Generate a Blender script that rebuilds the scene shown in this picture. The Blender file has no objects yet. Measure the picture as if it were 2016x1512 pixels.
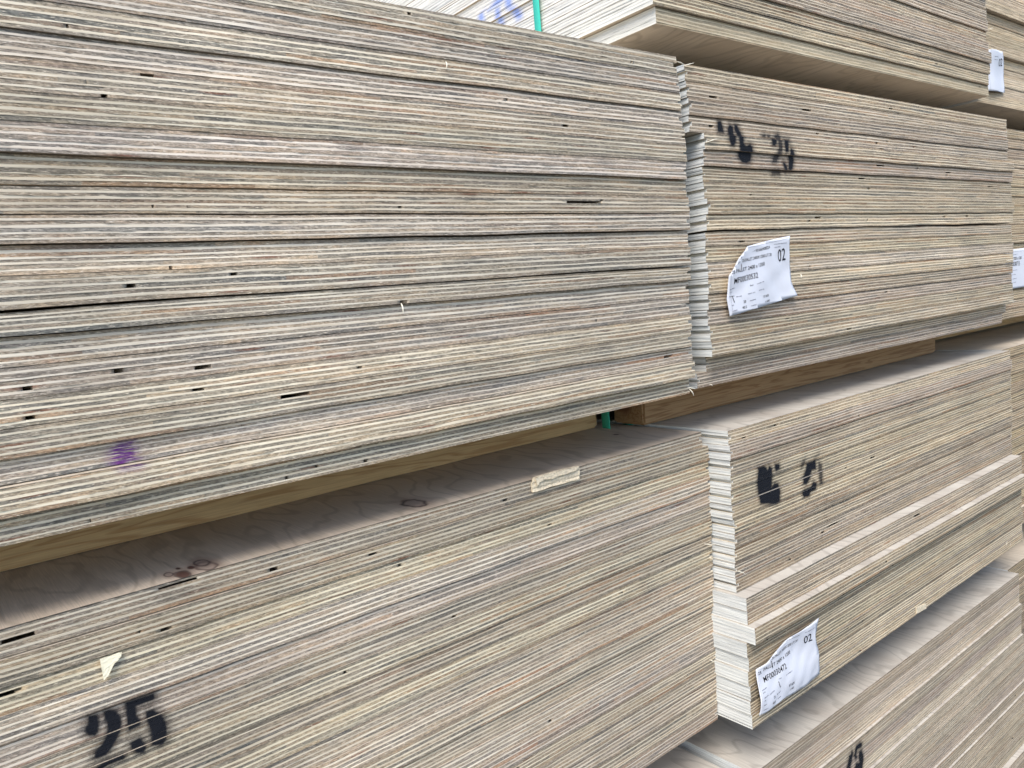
import bpy, math, random
import numpy as np
from mathutils import Matrix, Vector
R = math.radians
SC = bpy.context.scene
COL = SC.collection

# ---------------------------------------------------------------- camera
def cam_axes(yaw, pitch, roll):
    cy, sy = math.cos(yaw), math.sin(yaw); cp, sp = math.cos(pitch), math.sin(pitch)
    f = Vector((sy*cp, cy*cp, sp)); r = Vector((cy, -sy, 0)); u = r.cross(f)
    cr, sr = math.cos(roll), math.sin(roll)
    return cr*r + sr*u, -sr*r + cr*u, f
EYE = 1.42                                   # camera height above the yard floor
cam_data = bpy.data.cameras.new('camera'); cam = bpy.data.objects.new('camera', cam_data)
COL.objects.link(cam)
r_, u_, f_ = cam_axes(R(38.0849), R(-6.2007), R(-5.0201))
cam.matrix_world = Matrix(((r_.x, u_.x, -f_.x, 0), (r_.y, u_.y, -f_.y, 0), (r_.z, u_.z, -f_.z, EYE), (0, 0, 0, 1)))
cam_data.sensor_width = 36; cam_data.lens = 36*1531.5/2016
cam_data.clip_start = 0.05; cam_data.clip_end = 500
SC.camera = cam
cam_data.dof.use_dof = True; cam_data.dof.focus_distance = 1.05; cam_data.dof.aperture_fstop = 22

# ---------------------------------------------------------------- sky, sun, exposure
SUN_EL, SUN_AZ = R(50), R(-126)               # azimuth of the sun measured from +Y towards +X
world = bpy.data.worlds.new('World'); SC.world = world; world.use_nodes = True
wn, wl = world.node_tree.nodes, world.node_tree.links
wn.clear()
wo = wn.new('ShaderNodeOutputWorld'); bg = wn.new('ShaderNodeBackground'); sky = wn.new('ShaderNodeTexSky')
sky.sky_type = 'NISHITA'; sky.sun_disc = False; sky.sun_elevation = SUN_EL; sky.sun_rotation = SUN_AZ
sky.air_density = 1.0; sky.dust_density = 1.2; sky.ozone_density = 0.7
bg.inputs['Strength'].default_value = 0.10
wl.new(sky.outputs[0], bg.inputs[0]); wl.new(bg.outputs[0], wo.inputs[0])
sd = bpy.data.lights.new('sun', 'SUN'); sun = bpy.data.objects.new('sun', sd); COL.objects.link(sun)
sd.energy = 1.5; sd.angle = R(30); sd.color = (1.0, 0.957, 0.90)
to_sun = Vector((math.sin(SUN_AZ)*math.cos(SUN_EL), math.cos(SUN_AZ)*math.cos(SUN_EL), math.sin(SUN_EL)))
SC.view_settings.view_transform = 'Standard'; SC.view_settings.look = 'None'
SC.view_settings.exposure = 1.45; SC.view_settings.gamma = 1.0
sun.rotation_euler = to_sun.to_track_quat('Z', 'Y').to_euler()

# measured layout in metres (each stack in its own frame: x along the front, z up)
SHA= [-0.0036, 0.0, 0.0066, 0.0003, 0.0034, 0.005, 0.007, 0.0086, 0.0111, 0.0131, 0.0147, 0.0148, 0.015, 0.0161, 0.0169, 0.0163, 0.0155, 0.0115, 0.0096, 0.0046]
SHB= [-0.0063, 0.018, 0.0063, 0.0058, 0.0041, 0.005, 0.0071, 0.0064, 0.0083, 0.0106, 0.013, 0.0142, 0.0142, 0.0146, 0.0143, 0.0129, -0.0141, -0.0146, -0.0169, -0.0208]
SHC= [-0.0022, -0.0001, 0.0016, 0.0022, 0.0033, 0.0057, 0.007, 0.0072, 0.0075, 0.0081, 0.0092, 0.0104, 0.0114, 0.0122, 0.0131, 0.0139, 0.0143, 0.0134, 0.0132, 0.0018]
SHD= [0.0022, 0.0032, 0.0031, 0.0035, 0.0078, 0.0207, 0.0221, 0.0062, 0.0074, -0.0114, -0.0187, -0.0179, -0.0179, -0.0181, -0.0195, -0.0203, -0.0179, -0.0161, -0.0157, -0.0158]
SR= {'A': [0.95278, 0.76458, -0.16801, -0.00183, 0.50258], 'B': [1.00345, 0.77024, -0.16805, -0.01417, 0.49666], 'C': [1.02464, 0.81196, -0.74843, 0.01497, 0.50338], 'D': [1.0289, 0.7509, -0.74744, 0.00531, 0.50479], 'E': [0.93813, 0.78059, 0.38458, -0.00569, 0.503], 'F': [1.0189, 0.7619, -1.34044, 0.00141, 0.503]}
PAINT= {'C': [(1, [(-0.9299, 0.3999), (-0.9223, 0.3984), (-0.9217, 0.3918), (-0.9235, 0.3823), (-0.9268, 0.3792), (-0.9318, 0.3814), (-0.9346, 0.3861), (-0.9336, 0.3902), (-0.9313, 0.3926)]), (1, [(-0.9173, 0.3991), (-0.9114, 0.3989), (-0.9064, 0.3951), (-0.9037, 0.3887), (-0.9037, 0.3806), (-0.9067, 0.3737), (-0.9098, 0.3687), (-0.9158, 0.3616), (-0.9208, 0.3575), (-0.9291, 0.3579), (-0.9308, 0.3598), (-0.9281, 0.3655), (-0.9227, 0.3693), (-0.9186, 0.3744), (-0.9164, 0.3798), (-0.9159, 0.387), (-0.9172, 0.3922)]), (1, [(-0.9297, 0.3496), (-0.9234, 0.3524), (-0.9064, 0.352), (-0.9043, 0.3493), (-0.907, 0.3476), (-0.9201, 0.3479), (-0.9272, 0.3466), (-0.9371, 0.3451), (-0.9392, 0.3472)]), (1, [(-0.8982, 0.3998), (-0.8728, 0.3988), (-0.8718, 0.3942), (-0.8731, 0.3929), (-0.8894, 0.3926), (-0.89, 0.384), (-0.8876, 0.3783), (-0.8888, 0.3729), (-0.8987, 0.372), (-0.8992, 0.3763)]), (0.55, [(-0.898, 0.4009), (-0.8916, 0.4029), (-0.874, 0.4022), (-0.8721, 0.4002), (-0.8724, 0.398), (-0.8972, 0.3994)]), (0.45, [(-0.9173, 0.3997), (-0.915, 0.4016), (-0.9091, 0.4014), (-0.9084, 0.3988)]), (1, [(-0.8816, 0.384), (-0.8749, 0.383), (-0.8688, 0.3762), (-0.8657, 0.3665), (-0.866, 0.3558), (-0.8679, 0.3494), (-0.8721, 0.3465), (-0.8813, 0.3494), (-0.8805, 0.3562), (-0.8804, 0.3651), (-0.8824, 0.3779)]), (1, [(-0.8993, 0.3599), (-0.8903, 0.3618), (-0.8874, 0.3557), (-0.8861, 0.3492), (-0.8897, 0.3461), (-0.8952, 0.348), (-0.8986, 0.3532)])], 'B': [(1, [(0.0551, 0.4171), (0.0628, 0.4176), (0.0669, 0.4078), (0.0688, 0.4005), (0.0549, 0.4008), (0.0537, 0.4085)]), (1, [(0.0843, 0.4135), (0.0932, 0.411), (0.0935, 0.3999), (0.0959, 0.3977), (0.0935, 0.3857), (0.0877, 0.3799), (0.0813, 0.3812), (0.0782, 0.3897), (0.0803, 0.3992), (0.0797, 0.4062)]), (1, [(0.0974, 0.4144), (0.104, 0.414), (0.1099, 0.4057), (0.1159, 0.398), (0.1147, 0.3852), (0.1211, 0.3815), (0.1309, 0.3844), (0.1375, 0.3815), (0.1391, 0.3686), (0.1354, 0.3587), (0.1242, 0.3551), (0.1134, 0.3563), (0.1048, 0.364), (0.1044, 0.3751), (0.1043, 0.3879), (0.1039, 0.3982), (0.0979, 0.4049)]), (0.9, [(0.1712, 0.4003), (0.1786, 0.404), (0.1811, 0.3992)]), (0.9, [(0.1871, 0.4028), (0.1928, 0.4023), (0.1941, 0.3999), (0.1868, 0.3995)]), (1, [(0.1938, 0.3974), (0.2056, 0.3989), (0.208, 0.3932), (0.203, 0.3863), (0.1958, 0.3867)]), (0.9, [(0.2075, 0.404), (0.218, 0.4071), (0.2234, 0.4007), (0.2236, 0.3856), (0.2194, 0.3719), (0.2095, 0.3598), (0.1992, 0.3594), (0.1998, 0.3661), (0.2092, 0.3732), (0.2132, 0.3851), (0.2127, 0.3968), (0.2072, 0.4006)]), (1, [(0.2321, 0.3978), (0.2487, 0.3978), (0.2424, 0.3949), (0.2409, 0.3779), (0.2333, 0.3767), (0.2311, 0.3859)]), (1, [(0.2475, 0.3842), (0.2563, 0.3803), (0.2613, 0.3659), (0.257, 0.3512), (0.2504, 0.3467), (0.2446, 0.3499), (0.2472, 0.3628), (0.2466, 0.3739)]), (1, [(0.2289, 0.3605), (0.2362, 0.3582), (0.2416, 0.3507), (0.2396, 0.3447), (0.2325, 0.3496)]), (0.85, [(0.1979, 0.3435), (0.2144, 0.3481), (0.2246, 0.3451), (0.2212, 0.3399), (0.2005, 0.3402)])], 'D': [(1, [(0.0629, 0.4358), (0.0788, 0.4351), (0.0858, 0.4311), (0.0897, 0.4251), (0.0948, 0.4318), (0.1019, 0.4278), (0.1023, 0.4155), (0.1003, 0.3932), (0.1098, 0.3981), (0.1202, 0.3949), (0.1226, 0.3794), (0.119, 0.3642), (0.1096, 0.362), (0.0876, 0.3681), (0.0645, 0.3736), (0.0611, 0.3847), (0.059, 0.4092)]), (1, [(0.1128, 0.4316), (0.1248, 0.4292), (0.1256, 0.422), (0.1163, 0.4195), (0.1122, 0.4248)]), (0.8, [(0.1966, 0.4174), (0.2068, 0.4208), (0.2061, 0.4127), (0.1958, 0.4075)]), (1, [(0.2143, 0.412), (0.2344, 0.4116), (0.2431, 0.4136), (0.2434, 0.3968), (0.2299, 0.3977), (0.2204, 0.3849), (0.2079, 0.3757), (0.1982, 0.3787), (0.199, 0.3877), (0.21, 0.4)]), (0.45, [(0.2332, 0.4165), (0.256, 0.4241), (0.2431, 0.4136)]), (0.85, [(0.2545, 0.4057), (0.2644, 0.4), (0.263, 0.3833), (0.2615, 0.3648), (0.2546, 0.3654), (0.2526, 0.3836)]), (1, [(0.2313, 0.3742), (0.2411, 0.3693), (0.2386, 0.3596), (0.2198, 0.3582), (0.2159, 0.3517), (0.1978, 0.354), (0.1934, 0.3605), (0.1988, 0.3657), (0.2222, 0.366)])], 'F': [(1, [(0.3472, 0.3969), (0.3526, 0.3902), (0.3476, 0.3765), (0.3408, 0.3656), (0.3383, 0.3575), (0.3252, 0.3637), (0.3296, 0.3709), (0.3361, 0.3797), (0.337, 0.3909), (0.3448, 0.3906)]), (1, [(0.381, 0.3987), (0.3877, 0.3936), (0.3843, 0.3887), (0.3684, 0.3905), (0.3638, 0.3819), (0.369, 0.3731), (0.363, 0.3716), (0.3578, 0.3814), (0.3607, 0.3929), (0.365, 0.3984)]), (1, [(0.3776, 0.3799), (0.3856, 0.3795), (0.3909, 0.3695), (0.3917, 0.354), (0.3869, 0.3441), (0.3823, 0.3367), (0.3745, 0.3404), (0.3752, 0.3496), (0.3761, 0.3612), (0.375, 0.3725)]), (1, [(0.3642, 0.3624), (0.3759, 0.3581), (0.3745, 0.3404), (0.3572, 0.3486), (0.3598, 0.3568)])], 'A': [(1, [(-0.8038, 0.0697), (-0.7942, 0.0695), (-0.7949, 0.059), (-0.7917, 0.0486), (-0.8006, 0.0487), (-0.8079, 0.0494), (-0.8129, 0.0561), (-0.8102, 0.0652)])], 'E': [(1, [(0.4176, 0.1485), (0.4059, 0.1495), (0.4051, 0.1363), (0.4137, 0.1366)]), (1, [(0.3652, 0.1408), (0.3573, 0.139), (0.3568, 0.1143), (0.3671, 0.1184)]), (1, [(0.336, 0.156), (0.326, 0.1525), (0.321, 0.1323), (0.3339, 0.1343)]), (1, [(0.3266, 0.1295), (0.3117, 0.1245), (0.3049, 0.1084), (0.3152, 0.1087), (0.325, 0.1227)]), (1, [(0.389, 0.1487), (0.3531, 0.1493), (0.3418, 0.1533), (0.3654, 0.1583)])]}
VOIDS= {'A': [(-0.8004, -0.7985, 0.434), (-0.746, -0.7338, 0.3969), (-0.7914, -0.7906, 0.3852), (-0.7203, -0.7194, 0.2823), (-0.7517, -0.7491, 0.2821), (-0.4927, -0.4875, 0.2791), (-0.2327, -0.2218, 0.3855), (-0.4554, -0.45, 0.496), (-0.236, -0.1698, 0.2886), (-0.7425, -0.7389, 0.2259), (-0.688, -0.681, 0.2142), (-0.7823, -0.7739, 0.2074), (-0.8724, -0.8648, 0.1302), (-0.8012, -0.793, 0.1359), (-0.7316, -0.7157, 0.1272), (-0.737, -0.7259, 0.1106), (-0.6531, -0.6207, 0.0911), (-0.5634, -0.5573, 0.1102), (-0.5036, -0.4931, 0.1759), (-0.1959, -0.193, 0.1294), (-0.0924, -0.0893, 0.4841), (-0.6948, -0.6933, 0.0663), (-0.5653, -0.5592, 0.0068), (-0.8373, -0.8361, 0.0064), (-0.0588, -0.0381, 0.0653), (-0.7811, -0.7754, 0.3757)], 'B': [(0.0359, 0.0561, 0.4519), (0.2927, 0.3217, 0.4547), (0.6016, 0.6181, 0.4796), (0.5457, 0.5556, 0.4093), (0.5616, 0.5777, 0.3975), (0.5474, 0.5794, 0.3649), (0.7135, 0.7226, 0.3638), (0.8501, 0.8751, 0.3627), (0.482, 0.5086, 0.3396), (0.5159, 0.5256, 0.3218), (1.0759, 1.1051, 0.3337), (0.3213, 0.3413, 0.269), (0.8295, 0.8443, 0.2645), (0.9459, 0.9593, 0.2639), (0.0988, 0.1152, 0.2306), (0.4107, 0.429, 0.0585), (0.3827, 0.4006, 0.0467), (0.1575, 0.184, 0.0463)], 'C': [(-0.745, -0.7357, 0.4818), (-0.8787, -0.8761, 0.4655), (-0.6292, -0.6175, 0.4733), (-0.351, -0.3435, 0.4328), (-0.4249, -0.4165, 0.4849), (-0.6763, -0.6702, 0.3435), (-0.9862, -0.9606, 0.4933), (-0.9947, -0.9768, 0.4442), (-0.5271, -0.4971, 0.5136), (-0.8556, -0.8184, 0.4996)], 'D': [(0.2783, 0.2925, 0.2612), (0.1432, 0.1556, 0.4891), (0.7947, 0.8327, 0.1378), (0.4695, 0.4902, 0.3704), (0.6007, 0.6286, 0.2225), (0.3047, 0.3415, 0.2691)]}
SPL= [('B', (0.0193, 0.3823), (0.0436, 0.3885)), ('A', (-0.0173, 0.0112), (-0.0019, 0.0068)), ('A', (-0.015, 0.0093), (-0.0078, -0.0026)), ('B', (-0.0084, 0.0084), (-0.0037, 0.0046)), ('A', (-0.4112, 0.4463), (-0.4129, 0.4371)), ('A', (0.0049, 0.4313), (0.0068, 0.4281)), ('B', (1.1552, 0.1551), (1.2063, 0.1592)), ('B', (1.1663, 0.0558), (1.205, 0.0543)), ('E', (1.1948, 0.1527), (1.2165, 0.1586)), ('E', (1.1894, 0.1042), (1.2172, 0.1117)), ('E', (1.1898, 0.0539), (1.1994, 0.0567)), ('C', (-0.0148, 0.3159), (0.011, 0.3075)), ('C', (-0.0049, 0.2894), (0.0032, 0.2857)), ('C', (-0.0094, 0.2153), (-0.0054, 0.2118)), ('D', (-0.0139, 0.2798), (0.0006, 0.2725)), ('A', (-0.5029, 0.1743), (-0.5028, 0.1628)), ('B', (-0.0254, 0.4914), (-0.0025, 0.4978)), ('A', (0.003, 0.4937), (0.0175, 0.4897)), ('C', (-0.0192, 0.1145), (-0.0099, 0.1071)), ('D', (1.1047, 0.033), (1.0948, 0.0175)), ('D', (1.1249, 0.0303), (1.1216, 0.0128)), ('B', (0.2593, 0.1672), (0.2572, 0.161))]
FL= {'flake': ('C', [(-0.9143, 0.4506), (-0.9026, 0.4508), (-0.8955, 0.4512), (-0.8964, 0.4475), (-0.9037, 0.4422), (-0.91, 0.434), (-0.9143, 0.4312), (-0.9143, 0.4412)]), 'flap': ('C', [(-0.3764, 0.4985), (-0.3719, 0.506), (-0.357, 0.507), (-0.3227, 0.507), (-0.2892, 0.5052), (-0.2866, 0.501), (-0.2894, 0.4852), (-0.3092, 0.4866), (-0.3441, 0.487), (-0.3704, 0.4865), (-0.3767, 0.4873)]), 'flap2': ('C', [(-0.372, 0.5053), (-0.357, 0.507), (-0.3228, 0.5063), (-0.2892, 0.5052), (-0.2957, 0.5006), (-0.3137, 0.5), (-0.3273, 0.5), (-0.3429, 0.4983), (-0.3558, 0.5004), (-0.3653, 0.4989), (-0.3704, 0.4943)]), 'chip': ('D', [(0.5891, 0.0236), (0.6345, 0.018), (0.6361, 0.006), (0.5905, 0.0096)])}
TB= [('02', (0.2024, 0.1917), (0.2236, 0.1944), (0.1997, 0.2121)), ('9316604088224', (0.1362, 0.21), (0.1774, 0.215), (0.1356, 0.2147)), ('25.PALLET.2400X1200.UT.20', (0.0931, 0.1948), (0.1807, 0.2028), (0.0925, 0.1995)), ('25 PALLET 2400 x 1200', (0.0615, 0.1768), (0.1598, 0.1874), (0.0611, 0.1825)), ('MF00030532', (0.0695, 0.1614), (0.1357, 0.168), (0.0693, 0.1703)), ('Floor', (0.1125, 0.1549), (0.122, 0.1559), (0.1122, 0.1574)), ('57.600', (0.1491, 0.1337), (0.1644, 0.1356), (0.1489, 0.1375)), ('1.440', (0.1543, 0.1254), (0.1675, 0.1267), (0.1541, 0.1289)), ('20', (0.0932, 0.1288), (0.0989, 0.1294), (0.0926, 0.1332)), ('48.0', (0.0893, 0.1195), (0.1007, 0.1205), (0.0889, 0.1239)), ('-', (0.1104, 0.217), (0.2294, 0.2297), (0.1104, 0.2176)), ('|', (0.0601, 0.1774), (0.0644, 0.1116), (0.0422, 0.1783)), ('~', (0.1905, 0.2207), (0.2277, 0.2223), (0.1905, 0.2213)), ('~', (0.1911, 0.2152), (0.2091, 0.2169), (0.1912, 0.2162)), ('~', (0.1274, 0.2106), (0.1343, 0.2116), (0.1275, 0.2124)), ('~', (0.1321, 0.1572), (0.1509, 0.1603), (0.1317, 0.1594)), ('~', (0.1358, 0.146), (0.1515, 0.1479), (0.1355, 0.1482)), ('~', (0.0592, 0.1517), (0.0723, 0.1545), (0.0593, 0.1529)), ('~', (0.0603, 0.1477), (0.0658, 0.1482), (0.0602, 0.1492)), ('~', (0.0765, 0.1396), (0.0897, 0.1402), (0.0766, 0.1405)), ('~', (0.1037, 0.1424), (0.1236, 0.1442), (0.1037, 0.143)), ('~', (0.1083, 0.1309), (0.1236, 0.1326), (0.1079, 0.1322)), ('~', (0.1117, 0.1225), (0.1254, 0.124), (0.1113, 0.1238)), ('~', (0.0628, 0.1264), (0.0699, 0.1275), (0.0624, 0.1277)), ('~', (0.0655, 0.1174), (0.0761, 0.1187), (0.0651, 0.1183)), ('~', (0.0582, 0.1411), (0.0731, 0.1413), (0.0583, 0.1417)), ('~', (0.0833, 0.198), (0.0918, 0.2025), (0.0819, 0.1993)), ('~', (0.0694, 0.1876), (0.0871, 0.1954), (0.068, 0.1889))]
TD= [('02', (0.172, 0.0856), (0.1955, 0.0851), (0.1687, 0.1007)), ('9316604088224', (0.1183, 0.1088), (0.1549, 0.1082), (0.1179, 0.1102)), ('25.PALLET.2400X1200.UT.20', (0.0654, 0.098), (0.1533, 0.0969), (0.0648, 0.1027)), ('PALLET 2400 x 1200', (0.0433, 0.0855), (0.1295, 0.0839), (0.0428, 0.0914)), ('25', (0.0283, 0.0842), (0.037, 0.0836), (0.0277, 0.0894)), ('MF00030472', (0.0431, 0.0659), (0.108, 0.067), (0.0409, 0.0761)), ('57.600', (0.1089, 0.0335), (0.1262, 0.0326), (0.1088, 0.0378)), ('1.440', (0.1148, 0.0237), (0.1249, 0.0245), (0.1145, 0.0274)), ('20', (0.0626, 0.0311), (0.0669, 0.0313), (0.0627, 0.0352)), ('48.0', (0.0581, 0.0224), (0.0666, 0.0224), (0.0582, 0.0268)), ('|', (0.0271, 0.0884), (0.0282, 0.0152), (0.0128, 0.1087)), ('~', (0.1704, 0.1073), (0.2044, 0.1055), (0.1705, 0.1083)), ('~', (0.101, 0.0561), (0.1227, 0.0565), (0.1006, 0.0578)), ('~', (0.0319, 0.0562), (0.0459, 0.0565), (0.032, 0.0577)), ('~', (0.0325, 0.0518), (0.0403, 0.0518), (0.0326, 0.053)), ('~', (0.0333, 0.0433), (0.0479, 0.0431), (0.0332, 0.0446)), ('~', (0.0334, 0.0383), (0.0391, 0.0384), (0.0332, 0.0396)), ('~', (0.0326, 0.0303), (0.0415, 0.0302), (0.0325, 0.0317)), ('~', (0.0313, 0.0214), (0.0443, 0.0217), (0.0312, 0.0226)), ('~', (0.0735, 0.0331), (0.0865, 0.0343), (0.0734, 0.0344)), ('~', (0.0759, 0.0244), (0.0868, 0.0255), (0.0758, 0.0257)), ('~', (0.0508, 0.0413), (0.0679, 0.0433), (0.0509, 0.0422)), ('~', (0.081, 0.0574), (0.0891, 0.0568), (0.0811, 0.0586))]
KNOTS = [(-0.8035, 0.019, 0.009, 0), (-0.8027, 0.0331, 0.007, 0), (-0.8286, 0.0114, 0.007, 1), (-0.839, 0.0251, 0.004, 0), (-0.8157, 0.0278, 0.003, 1), (-0.5362, 0.0408, 0.012, 0), (-0.0774, 0.1195, 0.003, 1), (-0.8261, 0.0369, 0.002, 1)]

# ---------------------------------------------------------------- helpers
rng = np.random.default_rng(7)
def link(name, me, mats=(), parent=None):
    o = bpy.data.objects.new(name, me); COL.objects.link(o)
    if me is not None:
        for m in mats: me.materials.append(m)
    if parent is not None: o.parent = parent
    return o
def tag(o, label, cat, group=None):
    o['label'] = label; o['category'] = cat
    if group: o['group'] = group
    return o

class NT:
    """small wrapper that keeps node graphs short"""
    def __init__(s, name):
        s.m = bpy.data.materials.new(name); s.m.use_nodes = True
        s.t = s.m.node_tree; s.t.nodes.clear()
        s.out = s.t.nodes.new('ShaderNodeOutputMaterial'); s.b = s.t.nodes.new('ShaderNodeBsdfPrincipled')
        s.t.links.new(s.b.outputs[0], s.out.inputs[0])
        s.b.inputs['Roughness'].default_value = .75; s.b.inputs['Specular IOR Level'].default_value = .25
    def put(s, sock, v):
        if isinstance(v, bpy.types.NodeSocket): s.t.links.new(v, sock)
        elif isinstance(v, (tuple, list)) and len(v) == 3 and sock.type == 'RGBA': sock.default_value = (*v, 1)
        else: sock.default_value = v
    def n(s, typ, **kw):
        nd = s.t.nodes.new(typ)
        for k, v in kw.items(): setattr(nd, k, v)
        return nd
    def math(s, op, a, b=0.0, c=0.0, clamp=False):
        nd = s.n('ShaderNodeMath', operation=op, use_clamp=clamp)
        for i, v in enumerate((a, b, c)): s.put(nd.inputs[i], v)
        return nd.outputs[0]
    def vec(s, x, y=0.0, z=0.0):
        nd = s.n('ShaderNodeCombineXYZ')
        for i, v in enumerate((x, y, z)): s.put(nd.inputs[i], v)
        return nd.outputs[0]
    def noise(s, v, scale=1.0, detail=2.0, rough=.5, dist=0.0):
        nd = s.n('ShaderNodeTexNoise'); s.put(nd.inputs['Vector'], v)
        nd.inputs['Scale'].default_value = scale; nd.inputs['Detail'].default_value = detail
        nd.inputs['Roughness'].default_value = rough; nd.inputs['Distortion'].default_value = dist
        return nd.outputs['Fac']
    def ramp(s, fac, stops, interp='LINEAR'):
        nd = s.n('ShaderNodeValToRGB'); cr = nd.color_ramp; cr.interpolation = interp
        while len(cr.elements) < len(stops): cr.elements.new(.5)
        for e, (p, c) in zip(cr.elements, stops): e.position = p; e.color = (*c, 1) if len(c) == 3 else c
        s.put(nd.inputs[0], fac); return nd.outputs[0]
    def mix(s, fac, a, b, mode='MIX'):
        nd = s.n('ShaderNodeMix', data_type='RGBA', blend_type=mode)
        s.put(nd.inputs[0], fac); s.put(nd.inputs[6], a); s.put(nd.inputs[7], b); return nd.outputs[2]
    def maprange(s, v, a, b, c=0.0, d=1.0):
        nd = s.n('ShaderNodeMapRange'); s.put(nd.inputs[0], v)
        for i, q in enumerate((a, b, c, d)): nd.inputs[i+1].default_value = q
        return nd.outputs[0]
    def attr(s, name):
        nd = s.n('ShaderNodeAttribute', attribute_name=name); return nd.outputs['Fac']
    def xyz(s):
        tc = s.n('ShaderNodeTexCoord'); sp = s.n('ShaderNodeSeparateXYZ'); s.put(sp.inputs[0], tc.outputs['Object'])
        return sp.outputs[0], sp.outputs[1], sp.outputs[2]
    def bump(s, h, strength=.4, dist=.001):
        nd = s.n('ShaderNodeBump'); nd.inputs['Strength'].default_value = strength
        nd.inputs['Distance'].default_value = dist; s.put(nd.inputs['Height'], h)
        s.t.links.new(nd.outputs[0], s.b.inputs['Normal'])

def edge_material():
    """sawn plywood edge: rough end-grain plies between smooth long-grain plies"""
    g = NT('plywood_edge')
    x, y, z = g.xyz(); kind = g.attr('kind'); seed = g.attr('seed'); side = g.attr('side')
    s = g.math('ADD', x, y)
    sx = g.math('ADD', s, g.math('MULTIPLY', seed, 3.7))
    patch = g.noise(g.vec(g.math('MULTIPLY', sx, 15.0), g.math('MULTIPLY', seed, 5.3), g.math('MULTIPLY', z, 60.0)), 1, 4, .6)
    patch2 = g.noise(g.vec(g.math('MULTIPLY', sx, 3.1), g.math('MULTIPLY', seed, 9.1)), 1, 2, .5)
    # end grain
    endc = g.ramp(patch, [(.19, (.12, .112, .102)), (.31, (.235, .212, .182)), (.43, (.335, .290, .236)), (.56, (.395, .335, .255)), (.67, (.47, .375, .275)), (.77, (.42, .27, .175)), (.87, (.19, .09, .06))])
    blue = g.maprange(patch2, .58, .70)
    endc = g.mix(g.math('MULTIPLY', blue, .65), endc, (.235, .235, .215))
    red = g.maprange(patch2, .38, .31)
    endc = g.mix(g.math('MULTIPLY', red, .4), endc, (.42, .24, .14))
    # separate pieces of veneer within one ply: short lengths of slightly different wood with blunt ends
    cell = g.math('FLOOR', g.math('MULTIPLY', sx, 6.5))
    wn_ = g.n('ShaderNodeTexWhiteNoise', noise_dimensions='2D'); g.put(wn_.inputs['Vector'], g.vec(cell, g.math('MULTIPLY', seed, 1.7)))
    endc = g.mix(.85, endc, g.ramp(wn_.outputs['Value'], [(0, (.62, .66, .69)), (.16, (1.05, .98, .90)), (.42, (1.0, 1.0, 1.0)), (.70, (.90, .90, .88)), (.85, (1.20, 1.12, 1.02)), (.945, (1.10, .86, .70)), (.98, (.78, .62, .52))], 'CONSTANT'), 'MULTIPLY')
    # small resin and knot stains
    vo = g.n('ShaderNodeTexVoronoi'); g.put(vo.inputs['Vector'], g.vec(g.math('MULTIPLY', sx, 8.0), seed, g.math('MULTIPLY', z, 90.0))); vo.inputs['Scale'].default_value = 1
    endc = g.mix(g.math('MULTIPLY', g.maprange(vo.outputs['Distance'], .17, .06), .8), endc, (.20, .085, .05))
    # fibres torn by the saw: short strokes leaning with the cut
    v1 = g.vec(g.math('ADD', g.math('MULTIPLY', s, 260.0), g.math('MULTIPLY', z, 420.0)), g.math('MULTIPLY', z, 900.0), seed)
    fuzz = g.noise(v1, 1, 3, .65)
    v2 = g.vec(g.math('MULTIPLY', s, 45.0), g.math('MULTIPLY', z, 2600.0), seed)
    strk = g.noise(v2, 1, 2, .6)
    fz = g.maprange(fuzz, .30, .70, .48, 1.48)
    st = g.maprange(strk, .25, .75, .78, 1.2)
    endc = g.mix(1.0, endc, g.vec(fz, fz, fz), 'MULTIPLY'); endc = g.mix(1.0, endc, g.vec(st, st, st), 'MULTIPLY')
    fl1 = g.noise(g.vec(g.math('ADD', g.math('MULTIPLY', s, 150.0), g.math('MULTIPLY', z, 330.0)), g.math('MULTIPLY', z, 1500.0), g.math('ADD', seed, 7.0)), 1, 2, .7)
    endc = g.mix(g.math('MULTIPLY', g.maprange(fl1, .60, .66), .85), endc, (.78, .70, .57))
    endc = g.mix(g.math('MULTIPLY', g.maprange(fl1, .37, .31), .75), endc, (.07, .06, .05))
    # long grain
    lc = g.ramp(g.noise(g.vec(g.math('MULTIPLY', sx, 14.0), seed, g.math('MULTIPLY', z, 300.0)), 1, 3, .6),
                [(.25, (.54, .46, .34)), (.45, (.72, .64, .505)), (.62, (.82, .75, .61)), (.8, (.86, .77, .60))])
    ls = g.maprange(g.noise(g.vec(g.math('MULTIPLY', s, 30.0), g.math('MULTIPLY', z, 3000.0), seed), 1, 2), .3, .7, .84, 1.1)
    lc = g.mix(1.0, lc, g.vec(ls, ls, ls), 'MULTIPLY')
    # long-grain plies are smeared and greyed here and there
    sm = g.noise(g.vec(g.math('MULTIPLY', sx, 18.0), g.math('MULTIPLY', seed, 2.2), g.math('MULTIPLY', z, 500.0)), 1, 3, .7)
    kk = g.math('MULTIPLY', kind, g.maprange(sm, .30, .43, .50, 1.0), clamp=True)
    col = g.mix(kk, endc, lc)
    tone = g.noise(g.vec(g.math('MULTIPLY', s, 4.0), g.math('MULTIPLY', z, 9.0), g.math('MULTIPLY', seed, .02)), 1, 2)
    oi = g.n('ShaderNodeObjectInfo'); rnd = g.maprange(oi.outputs['Random'], 0, 1, .80, 1.13)
    col = g.mix(1.0, col, g.vec(rnd, g.math('MULTIPLY', rnd, g.maprange(g.math('FRACT', g.math('MULTIPLY', oi.outputs['Random'], 7.3)), 0, 1, .965, .995)), g.math('MULTIPLY', rnd, g.maprange(g.math('FRACT', g.math('MULTIPLY', oi.outputs['Random'], 13.7)), 0, 1, .93, 1.03))), 'MULTIPLY')
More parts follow.
